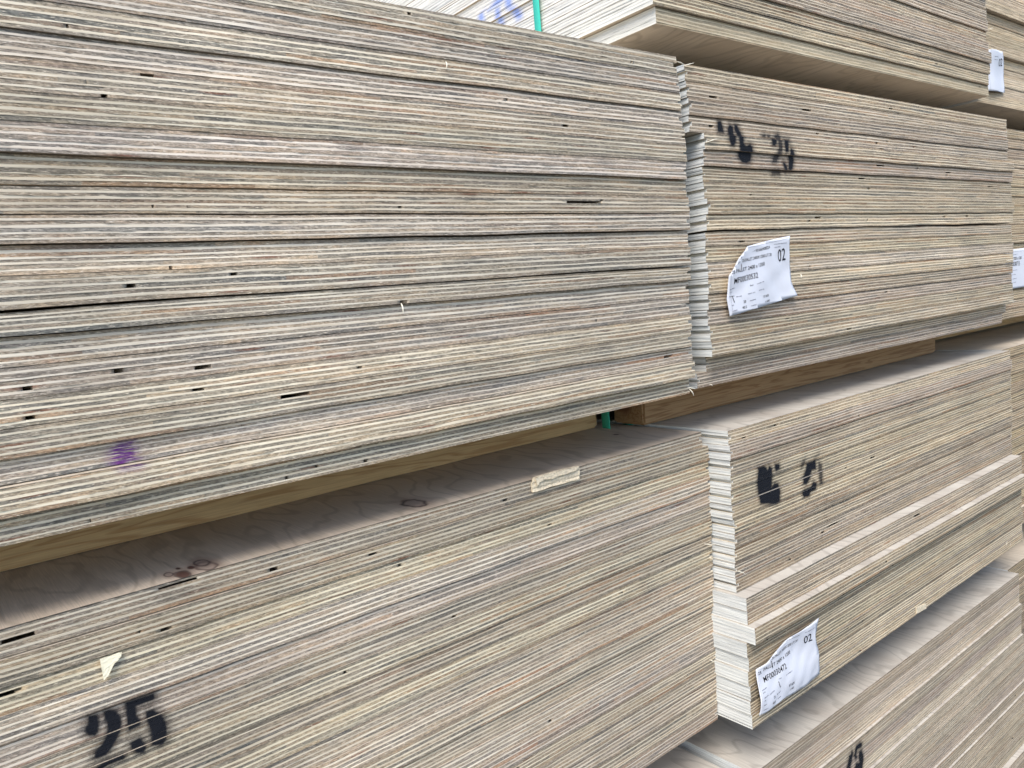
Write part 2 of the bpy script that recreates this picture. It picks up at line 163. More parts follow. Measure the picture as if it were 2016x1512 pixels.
    tn = g.maprange(tone, .3, .7, .84, 1.14); col = g.mix(1.0, col, g.vec(tn, tn, g.math('MULTIPLY', tn, .985)), 'MULTIPLY')
    col = g.mix(g.math('MULTIPLY', side, .72), col, (.81, .85, .85))  # sides are pale long grain; their bluish cast is sky light painted in
    col = g.mix(1.0, col, g.mix(side, oi.outputs['Color'], (1, 1, 1)), 'MULTIPLY')  # pack tint and painted falloff darken the fronts, not the sides
    sl_ = g.maprange(g.noise(g.vec(g.math('MULTIPLY', s, 18.0), g.math('MULTIPLY', z, 1700.0), seed), 1, 3, .7), .35, .65, .60, 1.06)
    col = g.mix(side, col, g.mix(1.0, col, g.vec(sl_, sl_, sl_), 'MULTIPLY'))
    # paint
    paint = g.attr('paint'); pur = g.attr('crayon'); blu = g.attr('dye')
    grit = g.noise(g.vec(g.math('MULTIPLY', s, 700.0), g.math('MULTIPLY', z, 700.0), 3.0), 1, 2)
    pf = g.math('ADD', paint, g.math('MULTIPLY', g.math('SUBTRACT', grit, .5), g.math('MULTIPLY', g.math('MULTIPLY', paint, g.math('SUBTRACT', 1.0, paint)), 3.0)), clamp=True)
    col = g.mix(pf, col, (.008, .009, .013))
    cg = g.noise(g.vec(g.math('MULTIPLY', s, 60.0), g.math('MULTIPLY', z, 1300.0), 1.0), 1, 2)
    pp = g.math('MULTIPLY', pur, g.maprange(cg, .38, .50), clamp=True)
    col = g.mix(pp, col, (.13, .035, .19))
    col = g.mix(g.math('MULTIPLY', blu, .75, clamp=True), col, (.13, .23, .60))
    g.put(g.b.inputs['Base Color'], col)
    g.put(g.b.inputs['Roughness'], .8)
    h = g.math('ADD', g.math('MULTIPLY', fuzz, g.math('SUBTRACT', 1.15, kind)), g.math('MULTIPLY', strk, .25))
    g.bump(h, .75, .0009)
    return g.m

def veneer_material(name, light, dark, knots=(), blotch=.5):
    """sheet face: rotary-peeled veneer, grain along Y"""
    g = NT(name)
    x, y, z = g.xyz(); seed = g.attr('seed')
    warp = g.noise(g.vec(g.math('MULTIPLY', x, 5.0), g.math('MULTIPLY', y, 2.2), seed), 1, 3, .55)
    u = g.math('ADD', g.math('MULTIPLY', x, 22.0), g.math('MULTIPLY', warp, 13.0))
    wave = g.math('SINE', g.math('MULTIPLY', u, 6.283))
    line = g.maprange(wave, .55, 1.0)
    big = g.noise(g.vec(g.math('MULTIPLY', x, 9.0), g.math('MULTIPLY', y, 2.0), seed), 1, 3)
    fine = g.noise(g.vec(g.math('MULTIPLY', x, 900.0), g.math('MULTIPLY', y, 22.0), seed), 1, 2)
    c = g.mix(g.maprange(big, .3, .7), light, dark)
    c = g.mix(g.math('MULTIPLY', line, .42), c, tuple(q*.62 for q in dark))
    ff = g.maprange(fine, .3, .7, .84, 1.1)
    c = g.mix(1.0, c, g.vec(ff, ff, ff), 'MULTIPLY')
    for (kx, ky, kr, solid) in knots:
        dx = g.math('SUBTRACT', x, kx); dy = g.math('MULTIPLY', g.math('SUBTRACT', y, ky), .55)
        wob = g.math('MULTIPLY', g.math('SUBTRACT', g.noise(g.vec(g.math('MULTIPLY', x, 90.0), g.math('MULTIPLY', y, 60.0)), 1, 1), .5), kr*.8)
        d = g.math('ADD', g.math('SQRT', g.math('ADD', g.math('MULTIPLY', dx, dx), g.math('MULTIPLY', dy, dy))), wob)
        ring = g.math('SUBTRACT', 1.0, g.math('DIVIDE', g.math('ABSOLUTE', g.math('SUBTRACT', d, kr)), kr*.3), clamp=True)
        core = g.maprange(d, kr*1.0, kr*.8)
        halo = g.maprange(d, kr*2.6, kr*.9)
        c = g.mix(g.math('MULTIPLY', halo, .5), c, (.28, .19, .15))
        c = g.mix(g.math('MULTIPLY', core, .9 if solid else .25), c, (.07, .025, .02) if solid else (.25, .21, .19))
        c = g.mix(g.math('MULTIPLY', ring, .95), c, (.07, .05, .045))
    g.put(g.b.inputs['Base Color'], c); g.b.inputs['Roughness'].default_value = .62
    g.bump(g.math('ADD', fine, g.math('MULTIPLY', line, -.3)), .25, .0006)
    return g.m

def timber_material(name, base, grain, axis=0):
    g = NT(name); x, y, z = g.xyz()
    a, b_, c_ = ((x, y, z), (y, x, z))[axis]
    w = g.noise(g.vec(g.math('MULTIPLY', a, 2.0), g.math('MULTIPLY', b_, 30.0), g.math('MULTIPLY', c_, 30.0)), 1, 3, .5, .6)
    ln = g.maprange(g.math('SINE', g.math('MULTIPLY', w, 55.0)), .2, 1.0)
    fine = g.noise(g.vec(g.math('MULTIPLY', a, 20.0), g.math('MULTIPLY', b_, 700.0), g.math('MULTIPLY', c_, 700.0)), 1, 2)
    c = g.mix(g.math('MULTIPLY', ln, .7), base, grain)
    # scattered knots
    vo = g.n('ShaderNodeTexVoronoi'); g.put(vo.inputs['Vector'], g.vec(g.math('MULTIPLY', a, 3.1), g.math('MULTIPLY', b_, 9.0), g.math('MULTIPLY', c_, 9.0))); vo.inputs['Scale'].default_value = 1
    kn = g.maprange(vo.outputs['Distance'], .20, .10)
    halo = g.maprange(vo.outputs['Distance'], .42, .15)
    c = g.mix(g.math('MULTIPLY', halo, .35), c, grain)
    c = g.mix(g.math('MULTIPLY', kn, .8), c, (.16, .07, .035))
    ff = g.maprange(fine, .3, .7, .85, 1.1); c = g.mix(1.0, c, g.vec(ff, ff, ff), 'MULTIPLY')
    g.put(g.b.inputs['Base Color'], c); g.b.inputs['Roughness'].default_value = .65
    g.bump(fine, .3, .0008); return g.m

def plain(name, col, rough=.6, noise_amt=.15, scale=60.0, bump=.2, spec=.25):
    g = NT(name); tc = g.n('ShaderNodeTexCoord')
    nz = g.noise(tc.outputs['Object'], scale, 3, .6)
    f = g.maprange(nz, .25, .75, 1-noise_amt, 1+noise_amt)
    g.put(g.b.inputs['Base Color'], g.mix(1.0, col, g.vec(f, f, f), 'MULTIPLY'))
    g.b.inputs['Roughness'].default_value = rough; g.b.inputs['Specular IOR Level'].default_value = spec
    if bump: g.bump(nz, bump, .001)
    return g.m

M_EDGE = edge_material()
M_FACE = veneer_material('veneer_face', (.62, .54, .43), (.50, .42, .32))
M_PALE = veneer_material('pale_veneer_face', (.57, .53, .46), (.44, .39, .33))
M_KNOT = veneer_material('knotty_veneer_face', (.64, .54, .43), (.51, .41, .31), KNOTS)
M_BEAR = timber_material('pine_timber', (.54, .37, .19), (.36, .20, .085))
M_BEAR_SHADED = timber_material('shaded_pine_timber', (.36, .225, .115), (.21, .105, .045))  # bearer pine with the shade under the pack put into its colour
M_STRAP = plain('green_polyester_strap', (.05, .56, .42), .45, .08, 400, .1, .4)
M_PAPER = plain('label_paper', (.66, .67, .72), .5, .03, 30, 0)
M_INK = plain('black_print', (.012, .012, .016), .6, .05, 50, 0)
M_FAINT = plain('faint_print', (.13, .13, .17), .6, .05, 50, 0)
M_SPL = plain('fresh_splinter', (.82, .76, .62), .6, .1, 300, .2)
M_CHIP = plain('pale_torn_wood', (.68, .58, .42), .7, .3, 260, .9)
M_FLAKE = plain('curled_flake', (.76, .70, .52), .6, .12, 150, .3)
M_STAPLE = plain('staple_steel', (.10, .10, .11), .4, .05, 50, 0)
def ground_material():
    g = NT('yard_asphalt'); tc = g.n('ShaderNodeTexCoord')
    a = g.noise(tc.outputs['Object'], 3, 4); b = g.noise(tc.outputs['Object'], 180, 2)
    c = g.mix(a, (.035, .035, .037), (.06, .058, .055)); c = g.mix(g.maprange(b, .55, .75), c, (.13, .125, .12))
    g.put(g.b.inputs['Base Color'], c); g.b.inputs['Roughness'].default_value = .9; g.bump(b, .6, .004); return g.m
M_GROUND = ground_material()

# ---------------------------------------------------------------- mesh collector
class Mesh:
    def __init__(s): s.v = []; s.f = []; s.mi = []; s.at = {k: [] for k in ('kind', 'seed', 'side', 'paint', 'crayon', 'dye')}; s.n = 0
    def grid(s, P, mat=0, **at):
        """P: (rows, cols, 3) array -> quads"""
        r, c = P.shape[:2]; s.v.append(P.reshape(-1, 3))
        idx = np.arange(r*c).reshape(r, c)+s.n
        q = np.stack([idx[:-1, :-1], idx[:-1, 1:], idx[1:, 1:], idx[1:, :-1]], -1).reshape(-1, 4)
        s.f.append(q); s.mi.append(np.full(len(q), mat)); s.n += r*c
        for k in s.at:
            a = at.get(k, 0.0); s.at[k].append(np.broadcast_to(np.asarray(a, float), (r, c)).reshape(-1) if np.ndim(a) != 1 else np.asarray(a))
    def build(s, name):
        V = np.concatenate(s.v); F = np.concatenate(s.f); MI = np.concatenate(s.mi)
        me = bpy.data.meshes.new(name); me.vertices.add(len(V)); me.vertices.foreach_set('co', V.astype(np.float32).ravel())
        me.loops.add(len(F)*4); me.loops.foreach_set('vertex_index', F.astype(np.int32).ravel())
        me.polygons.add(len(F)); me.polygons.foreach_set('loop_start', np.arange(0, len(F)*4, 4, dtype=np.int32))
        me.polygons.foreach_set('material_index', MI.astype(np.int32))
        for k, a in s.at.items():
            a = np.concatenate(a)
            if k in ('paint', 'crayon', 'dye') and not a.any(): continue
            l = me.attributes.new(k, 'FLOAT', 'POINT'); l.data.foreach_set('value', a.astype(np.float32))
        me.update(calc_edges=True); me.validate(); return me

def smooth_noise(t, n, amp, seed):
    """sum of a few sines with random phase"""
    q = np.random.default_rng(seed); out = np.zeros_like(t)
    for i in range(n):
        fr = q.uniform(.6, 2.2)*1.9**i; out += q.uniform(.4, 1)*np.sin(t*fr*2.2+q.uniform(0, 6.28))/(1.35**i)
    return out*amp/1.6

def sdf_poly(px, pz, poly):
    """signed distance (negative inside) of many points to a polygon"""
    d = np.full(px.shape, 1e9); ins = np.zeros(px.shape, bool); n = len(poly)
    for i in range(n):
        ax, az = poly[i]; bx, bz = poly[(i+1) % n]
        ex, ez = bx-ax, bz-az; wx, wz = px-ax, pz-az
        t = np.clip((wx*ex+wz*ez)/(ex*ex+ez*ez+1e-12), 0, 1)
        d = np.minimum(d, (wx-ex*t)**2+(wz-ez*t)**2)
        c = ((az <= pz) & (bz > pz)) | ((bz <= pz) & (az > pz))
        xi = ax+(pz-az)/(bz-az+1e-12)*(bx-ax); ins ^= c & (px < xi)
    d = np.sqrt(d); return np.where(ins, -d, d)
def cover(px, pz, polys, blur, grow=None):
    grow = blur*.6 if grow is None else grow
    a = np.zeros(px.shape)
    for w, poly in polys:
        s = sdf_poly(px, pz, poly)
        a = np.maximum(a, w*np.clip(.5-(s-grow)/(2*blur), 0, 1)**.8)
        a = np.maximum(a, w*.8*np.clip(1-s/(blur*2+.008), 0, 1)**1.7)
    return a

DEPTH = 2.4
PLY = np.array([3.1, 1.9, 3.1, 1.9, 3.4, 1.9, 3.1, 1.9, 3.1])
def sheet_mesh(name, xl, xr, y0, zb, zt, seed, step, xfine=None, groove=(0, 0), voids=(), paint=None, paintblur=.0018,
               crayon=None, dye=None, side_step=.03, side_len=.30, sidev=1.0, pale=0.0, rough=1.0, wide=0, lip=False):
    """zb, zt: functions of x giving the underside and top of the sheet (stack coordinates)"""
    q = np.random.default_rng(seed); m = Mesh()
    w = PLY*(1+q.normal(0, .17, 9)).clip(.6, 1.5); w /= w.sum(); frac = np.concatenate([[0], np.cumsum(w)])
    kinds = [0, 1]*4+[0]
    xs = np.arange(xl, xr+1e-6, step)
    if xfine is not None:
        a, b, st = xfine; xs = np.concatenate([xs[(xs < a) | (xs > b)], np.arange(a, b, st)])
    xs = np.unique(np.concatenate([[xl, xr], np.clip(xs, xl, xr)]))
    gl = np.zeros(9); gr = np.zeros(9)
    if groove[0]: gl[4] = .0065; gl[5] = q.choice([.0065, .001]); gl[3] = .001
    if groove[1]: gr[4] = .0075; gr[5] = q.choice([.0075, .001]); gr[3] = .001
    gl += np.abs(q.normal(0, .0005, 9)); gr += np.abs(q.normal(0, .0005, 9))
    seeds = q.uniform(0, 40, 9)
    fine_rows = 3 if (paint or crayon) else 1
    def zline(x, j):
        b = zb(x); t = zt(x); z = b+(t-b)*frac[j]
        if 0 < j < 9: z = z+smooth_noise(x*9, 3, .00022*rough, seed*13+j)+smooth_noise(x*60, 2, .00007*rough, seed*17+j)
        return z
    vd = [[] for _ in range(9)]
    for (a, b, zc) in voids:
        xm = np.array([(a+b)/2]); rel = float((zc-zb(xm)[0])/(zt(xm)[0]-zb(xm)[0])); j = int(np.clip(np.searchsorted(frac, rel)-1, 0, 8))
        if kinds[j] == 1 and b-a < .03: j = int(np.clip(j+(1 if rel > (frac[j]+frac[j+1])/2 else -1), 2, 6))
        vd[j].append((a, b))
    for _ in range(q.poisson(.55*wide)):
        a = q.uniform(xl+.03, xr-.05); vd[int(q.choice([2, 4, 6]))].append((a, a+q.uniform(.003, .012)))
    for j in range(9):
        a0, a1 = xl+gl[j], xr-gr[j]
        x = np.unique(np.clip(xs, a0, a1)); ex = []
        for (a, b) in vd[j]:
            w_ = min(.25*(b-a), .0025) if b-a < .015 else .3*(b-a); ex += [a, a+.0005, a+w_, a+w_+.0005, b-w_-.0005, b-w_, b-.0005, b]
        if ex: x = np.unique(np.concatenate([x, np.clip(ex, a0, a1)]))
        zlo, zhi = zline(x, j), zline(x, j+1)
        yy = y0+smooth_noise(x*25, 3, .00022*rough, seed*31+j)+q.normal(0, .00016*rough)+q.normal(0, .00009*rough, len(x))
        if kinds[j] == 1: yy = yy-.00012
        if j == 8: yy = yy+.0004
        rows = fine_rows+1
        yy = np.repeat(yy[None], rows, 0)
        for (a, b) in vd[j]:
            w_ = min(.25*(b-a), .0025) if b-a < .015 else .3*(b-a); sl = q.integers(0, 2, 2)*w_
            for i in range(rows):
                u_ = i/(rows-1); inn = (x > a+sl[0]*u_+.0002) & (x < b-sl[1]*(1-u_)-.0002); yy[i] = np.where(inn, y0+.035, yy[i])
        t = np.linspace(0, 1, rows)[:, None]
        if lip and j == 8:
            t = np.array([0, .50, .52, 1.0])[:, None]; rows = 4
            yy = np.stack([yy[0], yy[0], yy[0]+.02, yy[0]+.02])
        Z = zlo[None]*(1-t)+zhi[None]*t
        P = np.stack([np.broadcast_to(x, Z.shape), yy, Z], -1)
        at = {}
        if paint: at['paint'] = cover(P[..., 0], Z, paint, paintblur)
        if crayon: at['crayon'] = cover(P[..., 0], Z, crayon, .001, .0003)
        m.grid(P, 0, kind=max(kinds[j], pale), seed=seeds[j], **at)
        # left and right sides
        ya = np.arange(y0, y0+side_len, side_step) if dye is None else np.arange(y0, y0+side_len, side_step)
        yv = np.concatenate([ya, [DEPTH]])
        for (xx, sgn, gg, on) in ((a0, 1, gl, 1), (a1, -1, gr, 1)):
            bx = np.array([xx]); zl_, zh_ = zline(bx, j)[0], zline(bx, j+1)[0]
            l = zl_+smooth_noise(yv*7, 3, .0002 if 0 < j else 0, seed*41+j)
            h = zh_+smooth_noise(yv*7, 3, .0002 if j < 8 else 0, seed*41+j+1)
            xo = xx+smooth_noise(yv*20, 3, .0003, seed*43+j)
            P = np.stack([np.stack([xo, yv, l], -1), np.stack([xo, yv, h], -1)])
            if sgn > 0: P = P[:, ::-1]
            at = {}
            if dye is not None and sgn > 0: at['dye'] = cover(P[..., 1]-y0, P[..., 2], dye, .0025)
            m.grid(P, 0, kind=1-kinds[j] if not pale else .8, seed=seeds[j]+3, side=sidev, **at)
        # ledges between plies of different length (the groove floor and ceiling)
        if j < 8:
            for (e, g_, sg) in ((xl, gl, 1), (xr, gr, -1)):
                if abs(g_[j]-g_[j+1]) > .001:
                    xa, xb = e+sg*g_[j], e+sg*g_[j+1]
                    zz = zline(np.array([xa]), j+1)[0]
                    P = np.array([[[xa, y0, zz], [xb, y0, zz]], [[xa, DEPTH, zz], [xb, DEPTH, zz]]]); m.grid(P, 0, kind=1.0, seed=seeds[j], side=.3)
    # faces
    xf = np.unique(np.clip(np.concatenate([np.arange(xl, xr, .03), [xl, xr]]), xl, xr))
    for (fn, top) in ((zt, 1), (zb, 0)):
        z = fn(xf); yv = np.array([y0+.0003, DEPTH])
        P = np.stack([np.broadcast_to(xf, (2, len(xf))), np.broadcast_to(yv[:, None], (2, len(xf))), np.broadcast_to(z, (2, len(xf)))], -1)
        if not top: P = P[::-1]
        m.grid(P, 1, seed=float(seed % 17))
    # back
    P = np.array([[[xr, DEPTH, zb(np.array([xr]))[0]], [xl, DEPTH, zb(np.array([xl]))[0]]], [[xr, DEPTH, zt(np.array([xr]))[0]], [xl, DEPTH, zt(np.array([xl]))[0]]]])
    m.grid(P, 0, kind=.3, seed=1.0)
    return m.build(name)

ORD = ['bottom', 'second from bottom', 'third from bottom', 'fourth from bottom', 'fifth from bottom', 'sixth from bottom', 'seventh from bottom', 'eighth from bottom',
       'ninth from bottom', 'tenth from bottom', 'eleventh from bottom', 'twelfth from bottom', 'thirteenth from bottom', 'fourteenth from bottom']
ORT = ['top', 'second from top', 'third from top', 'fourth from top', 'fifth from top', 'sixth from top', 'seventh from top', 'eighth from top', 'ninth from top', 'tenth from top', 'eleventh from top']
STACKS = {}
# pack tint, with the light's falloff to the right painted into the fronts
PACK_TINT_SHADE = {'A': (1.02, 1.01, 1.0), 'B': (.95, .905, .845), 'C': (.97, .945, .91), 'D': (.91, .86, .79), 'E': (.96, .91, .84), 'F': (.82, .775, .73), 'G': (.85, .8, .75),
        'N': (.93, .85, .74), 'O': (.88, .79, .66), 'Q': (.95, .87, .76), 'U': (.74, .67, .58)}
def stack(key, where, P, yaw, heights, shx, shy, x0=0.0, width=1.2, groove=None, step=.012, voids=(), paint=None, crayon=None, dye=None,
          notes={}, wide=0, top_mat=None, pale={}, gaps={}, seed=0, side_step=.03, side_len=.30, face=None, first=0, rough=1.0, lip=False, paintblur=.0018):
    """one Blender object per sheet; P is the stack's front bottom corner"""
    q = np.random.default_rng(seed); n = len(heights)-1
    rot = Matrix.Rotation(yaw, 4, 'Z'); base = Matrix.Translation(Vector(P))@rot
    STACKS[key] = base
    amp = .00075; gmin = np.random.default_rng(seed+500).choice([.0004, .0006, .0008, .0010], n)*(.35 if lip else 1)
    ph = [q.integers(1, 99999) for _ in range(n+1)]
    for k in range(first, n):
        xl = x0+shx[k]+q.normal(0, .0010); xr = xl+width
        glo = gaps.get(k, 0)
        def hb(x, k=k): return heights[k]+smooth_noise((x-x0)*4, 3, amp if 0 < k else amp*.3, int(ph[k]))
        def ht(x, k=k): return heights[k+1]+smooth_noise((x-x0)*4, 3, amp if k+1 < n else amp*.3, int(ph[k+1]))-gmin[k]-gaps.get(k, 0)*(.55+.45*np.sin(x*5+k))
        zo = heights[k]
        pz = lambda polys: [(w, [(a, b-zo) for a, b in p]) for w, p in polys]
        pt = None; xf = None; vs = [(a, b, c-zo) for a, b, c in voids if heights[k] <= c < heights[k+1]]
        def touch(polys, pad=.012): return [(w, p) for w, p in polys if min(b for a, b in p)-pad < heights[k+1] and max(b for a, b in p)+pad > heights[k]]
        def rel(f): return lambda x: f(x)-zo
        cr = None; dy = None
        if paint:
            t = touch(paint)
            if t: pt = pz(t); xs_ = [a for w, p in t for a, b in p]; xf = (min(xs_)-.02, max(xs_)+.02, .0012)
        if crayon:
            t = touch(crayon, .002)
            if t: cr = pz(t); xs_ = [a for w, p in t for a, b in p]; xf = (min(xs_)-.004, max(xs_)+.004, .0012)
        if dye:
            t = touch(dye, .002)
            if t: dy = pz(t)
        me = sheet_mesh('plywood_sheet', xl, xr, shy[k], rel(hb), rel(ht), seed*100+k+1, step, xf, (groove[k] if groove else (0, 0)), vs, pt, paintblur, cr, dy,
                        side_step if not dy else .006, side_len, .75 if key == 'E' else 1.0, pale.get(k, 0.0), rough, wide, lip and k == n-1)
        fm = face or M_FACE
        o = link('plywood_sheet', me, (M_EDGE, (top_mat if (top_mat and k == n-1) else fm)))
        o.matrix_world = base@Matrix.Translation((0, 0, zo)); o.color = (*PACK_TINT_SHADE.get(key, (1, 1, 1)), 1)
        kt = n-1-k
        lab = ORD[k] if k < kt and k < len(ORD) else ORT[kt] if kt < len(ORT) else ORD[k]
        extra = notes.get(k, '')
        tag(o, ('%s plywood sheet of the %s%s' % (lab, where, (', '+extra) if extra else '')), 'plywood sheet', 'plywood sheets of the '+where)

def at(key, x, y, z): return STACKS[key]@Vector((x, y, z))

def beam(name, key, x0, x1, y0, y1, z0, z1, label, group, mat=None, seed=0):
    """sawn timber with eased edges"""
    import bmesh
    bm = bmesh.new(); bmesh.ops.create_cube(bm, size=1)
    L, W, Hh = x1-x0, y1-y0, z1-z0
    for v in bm.verts: v.co = Vector((v.co.x*L, v.co.y*W, v.co.z*Hh))
    bmesh.ops.bevel(bm, geom=bm.edges[:], offset=.004, segments=2, affect='EDGES')
    bmesh.ops.subdivide_edges(bm, edges=[e for e in bm.edges if e.calc_length() > .4], cuts=9)
    q = random.Random(seed)
    for v in bm.verts: v.co += Vector((0, q.uniform(-.0007, .0007), q.uniform(-.0004, .0004)))
    me = bpy.data.meshes.new(name); bm.to_mesh(me); bm.free()
    o = link(name, me, (mat or M_BEAR,))
    o.matrix_world = STACKS[key]@Matrix.Translation(((x0+x1)/2, (y0+y1)/2, (z0+z1)/2))
    return tag(o, label, 'timber', group)

def strap(key, x0, x1, z0, z1, y0, w, label, t=.0012, jog=None):
    """flat band looped round a pack, in the plane y = y0"""
    loop = []; r = .004
    for cx, cz, a0 in ((x1-r, z1-r, 0), (x0+r, z1-r, 90), (x0+r, z0+r, 180), (x1-r, z0+r, 270)):
        for i in range(5):
            a = R(a0+i*22.5); loop.append((cx, cz, math.cos(a), math.sin(a), r))
    if jog: loop += [(jog[0]-r, z0+r, math.cos(R(-90)), math.sin(R(-90)), r), (jog[0]-r, z0+r, 1.0, 0.0, r), (jog[0]-r, jog[1]-.003, 1.0, 0.0, r), (x1-r, jog[1]-.001, .3, -1.0, r), (x1-r, jog[1]+.004, 1.0, 0.0, r)]; loop = loop[:15]+loop[20:]
    m = Mesh(); rows = []
    for y, off in ((y0, t), (y0+w, t), (y0+w, 0.0001), (y0, 0.0001), (y0, t)):
        rows.append([(cx+(rr+off)*ca, y+.0006*math.sin(i*1.3), cz+(rr+off)*sa) for i, (cx, cz, ca, sa, rr) in enumerate(loop+loop[:1])])
    m.grid(np.array(rows)[::-1], 0)
    o = link('packing_strap', m.build('packing_strap'), (M_STRAP,)); o.matrix_world = STACKS[key].copy()
    return tag(o, label, 'strap', 'green packing straps')

def tri_fill(poly):
    from mathutils.geometry import tessellate_polygon
    return tessellate_polygon([[Vector((a, b, 0)) for a, b in poly]])
def flake(name, key, poly, yfun, thick, label, mat, cat, n=5):
    """thin chip of wood with its own thickness, lying against the front of a stack"""
    import bmesh
    bm = bmesh.new(); fr = [bm.verts.new((a, yfun(a, b), b)) for a, b in poly]
    for tr in tri_fill(poly): bm.faces.new([fr[i] for i in tr])
    bmesh.ops.subdivide_edges(bm, edges=bm.edges[:], cuts=n, use_grid_fill=True)
    q = random.Random(len(poly))
    for v in bm.verts: v.co.y = yfun(v.co.x, v.co.z)+q.uniform(-.0002, .0002); v.co.z += q.uniform(-.0003, .0003)
    g = bmesh.ops.extrude_face_region(bm, geom=bm.faces[:])
    for e in g['geom']:
        if isinstance(e, bmesh.types.BMVert): e.co.y += thick
    bmesh.ops.recalc_face_normals(bm, faces=bm.faces[:])
    me = bpy.data.meshes.new(name); bm.to_mesh(me); bm.free()
    o = link(name, me, (mat,)); o.matrix_world = STACKS[key].copy()
    return tag(o, label, cat)
def splinter(key, a, b, label, r=.0009):
    m = Mesh(); A = Vector((a[0], -.0035, a[1])); B = Vector((b[0], -.006, b[1])); rows = []
    d = (B-A).normalized(); n1 = d.cross(Vector((0, 1, 0))).normalized(); n2 = d.cross(n1)
    for i in range(6):
        t = i/5; c = A.lerp(B, t)+n2*(.0015*math.sin(3.14*t)); rr = r*(.35+.9*math.sin(3.14*min(1, t*.85+.12)))
        rows.append([tuple(c+(n1*math.cos(k*1.2566)*.6+n2*math.sin(k*1.2566))*rr) for k in range(6)])
    m.grid(np.array(rows)[::-1], 0)
    o = link('wood_splinter', m.build('wood_splinter'), (M_SPL,)); o.matrix_world = STACKS[key].copy()
    return tag(o, label, 'splinter', 'pale splinters torn out of the sawn edges')

def paper(key, outline, yfun, label, texts, yoff=0.0):
    """paper label: curved sheet following yfun, with printing just proud of it"""
    import bmesh
    bm = bmesh.new()
    xs = [a for a, b in outline]; zs = [b for a, b in outline]
    nx, nz = 60, 36; X = np.linspace(min(xs), max(xs), nx); Z = np.linspace(min(zs), max(zs), nz)
    g = bmesh.ops.create_grid(bm, x_segments=1, y_segments=1, size=.001); bmesh.ops.delete(bm, geom=bm.verts[:], context='VERTS')
    vs = [bm.verts.new((a, 0, b)) for a, b in outline]; bm.faces.new(vs)
    for i in range(1, 26):
        c = min(xs)+(max(xs)-min(xs))*i/26
        bmesh.ops.bisect_plane(bm, geom=bm.verts[:]+bm.edges[:]+bm.faces[:], plane_co=(c, 0, 0), plane_no=(1, 0, 0))
    for i in range(1, 16):
        c = min(zs)+(max(zs)-min(zs))*i/16
        bmesh.ops.bisect_plane(bm, geom=bm.verts[:]+bm.edges[:]+bm.faces[:], plane_co=(0, 0, c), plane_no=(0, 0, 1))
    for v in bm.verts: v.co.y = yfun(v.co.x, v.co.z)
    bmesh.ops.triangulate(bm, faces=bm.faces[:])
    bmesh.ops.recalc_face_normals(bm, faces=bm.faces[:])
    if sum(f.normal.y for f in bm.faces) > 0: bmesh.ops.reverse_faces(bm, faces=bm.faces[:])
    front_faces = bm.faces[:]
    gg = bmesh.ops.extrude_face_region(bm, geom=front_faces)
    for e in gg['geom']:
        if isinstance(e, bmesh.types.BMVert): e.co.y += .00018
    bmesh.ops.recalc_face_normals(bm, faces=bm.faces[:])
    me = bpy.data.meshes.new('paper_label'); bm.to_mesh(me); bm.free(); me.shade_smooth()
    o = link('paper_label', me, (M_PAPER,)); o.matrix_world = STACKS[key]@Matrix.Translation((0, yoff, 0))
    tag(o, label, 'label', 'printed pallet labels stapled to the stacks')
    for (txt, a, b, h) in texts:
        A, B, Hh = Vector(a), Vector(b), (Vector(h)-Vector(a)).length
        d = (B-A); L = d.length; ux = d/L; uz = (Vector(h)-Vector(a)).normalized() if Hh > 1e-6 else Vector((-ux.y, ux.x))
        mt = M_INK
        if txt in '-|~':
            pts = []; t = .00035 if txt != '~' else .0011
            bmm = bmesh.new(); nrm = Vector((-ux.y, ux.x)); q = random.Random(int(abs(a[0])*1e5)); mt = M_FAINT
            if txt == '~':
                c = 0.0
                while c < L-.0006:                  # illegible small print: a row of tiny separate strokes
                    w_ = q.uniform(.0004, .0009); 
                    if q.random() < .82:
                        hh = q.uniform(.0009, .0016)
                        p = [A+ux*c, A+ux*(c+w_*.7), A+ux*(c+w_*.7)+nrm*hh, A+ux*c+nrm*hh]
                        bmm.faces.new([bmm.verts.new((k.x, 0, k.y)) for k in p])
                    c += w_
            else:
                k = 14
                for i in range(k):
                    p = [A+ux*(L*i/k), A+ux*(L*(i+1)/k), A+ux*(L*(i+1)/k)+nrm*t, A+ux*(L*i/k)+nrm*t]
                    bmm.faces.new([bmm.verts.new((c.x, 0, c.y)) for c in p])
            tm = bpy.data.meshes.new('printed_line'); bmm.to_mesh(tm); bmm.free(); nm = 'printed_line'
            co = [tuple(v.co) for v in tm.vertices]
        else:
            cu = bpy.data.curves.new('t', 'FONT'); cu.body = txt; cu.size = 1; cu.resolution_u = 3; cu.offset = .004
            to = bpy.data.objects.new('t', cu); COL.objects.link(to); bpy.context.view_layer.update()
            tm = bpy.data.meshes.new_from_object(to.evaluated_get(bpy.context.evaluated_depsgraph_get())); bpy.data.objects.remove(to)
            c0 = [tuple(v.co) for v in tm.vertices]; mx = max(c[0] for c in c0); mn = min(c[0] for c in c0); my = max(c[1] for c in c0)
            co = [tuple((A+ux*((c[0]-mn)/(mx-mn)*L)+uz*(c[1]/my*Hh))) for c in c0]; co = [(c[0], 0, c[1]) for c in co]; nm = 'printed_text'
        for v, c in zip(tm.vertices, co): v.co = (c[0], yfun(c[0], c[2])-.00045, c[2])
        tm.name = nm; link(nm, tm, (mt,), o)
    return o
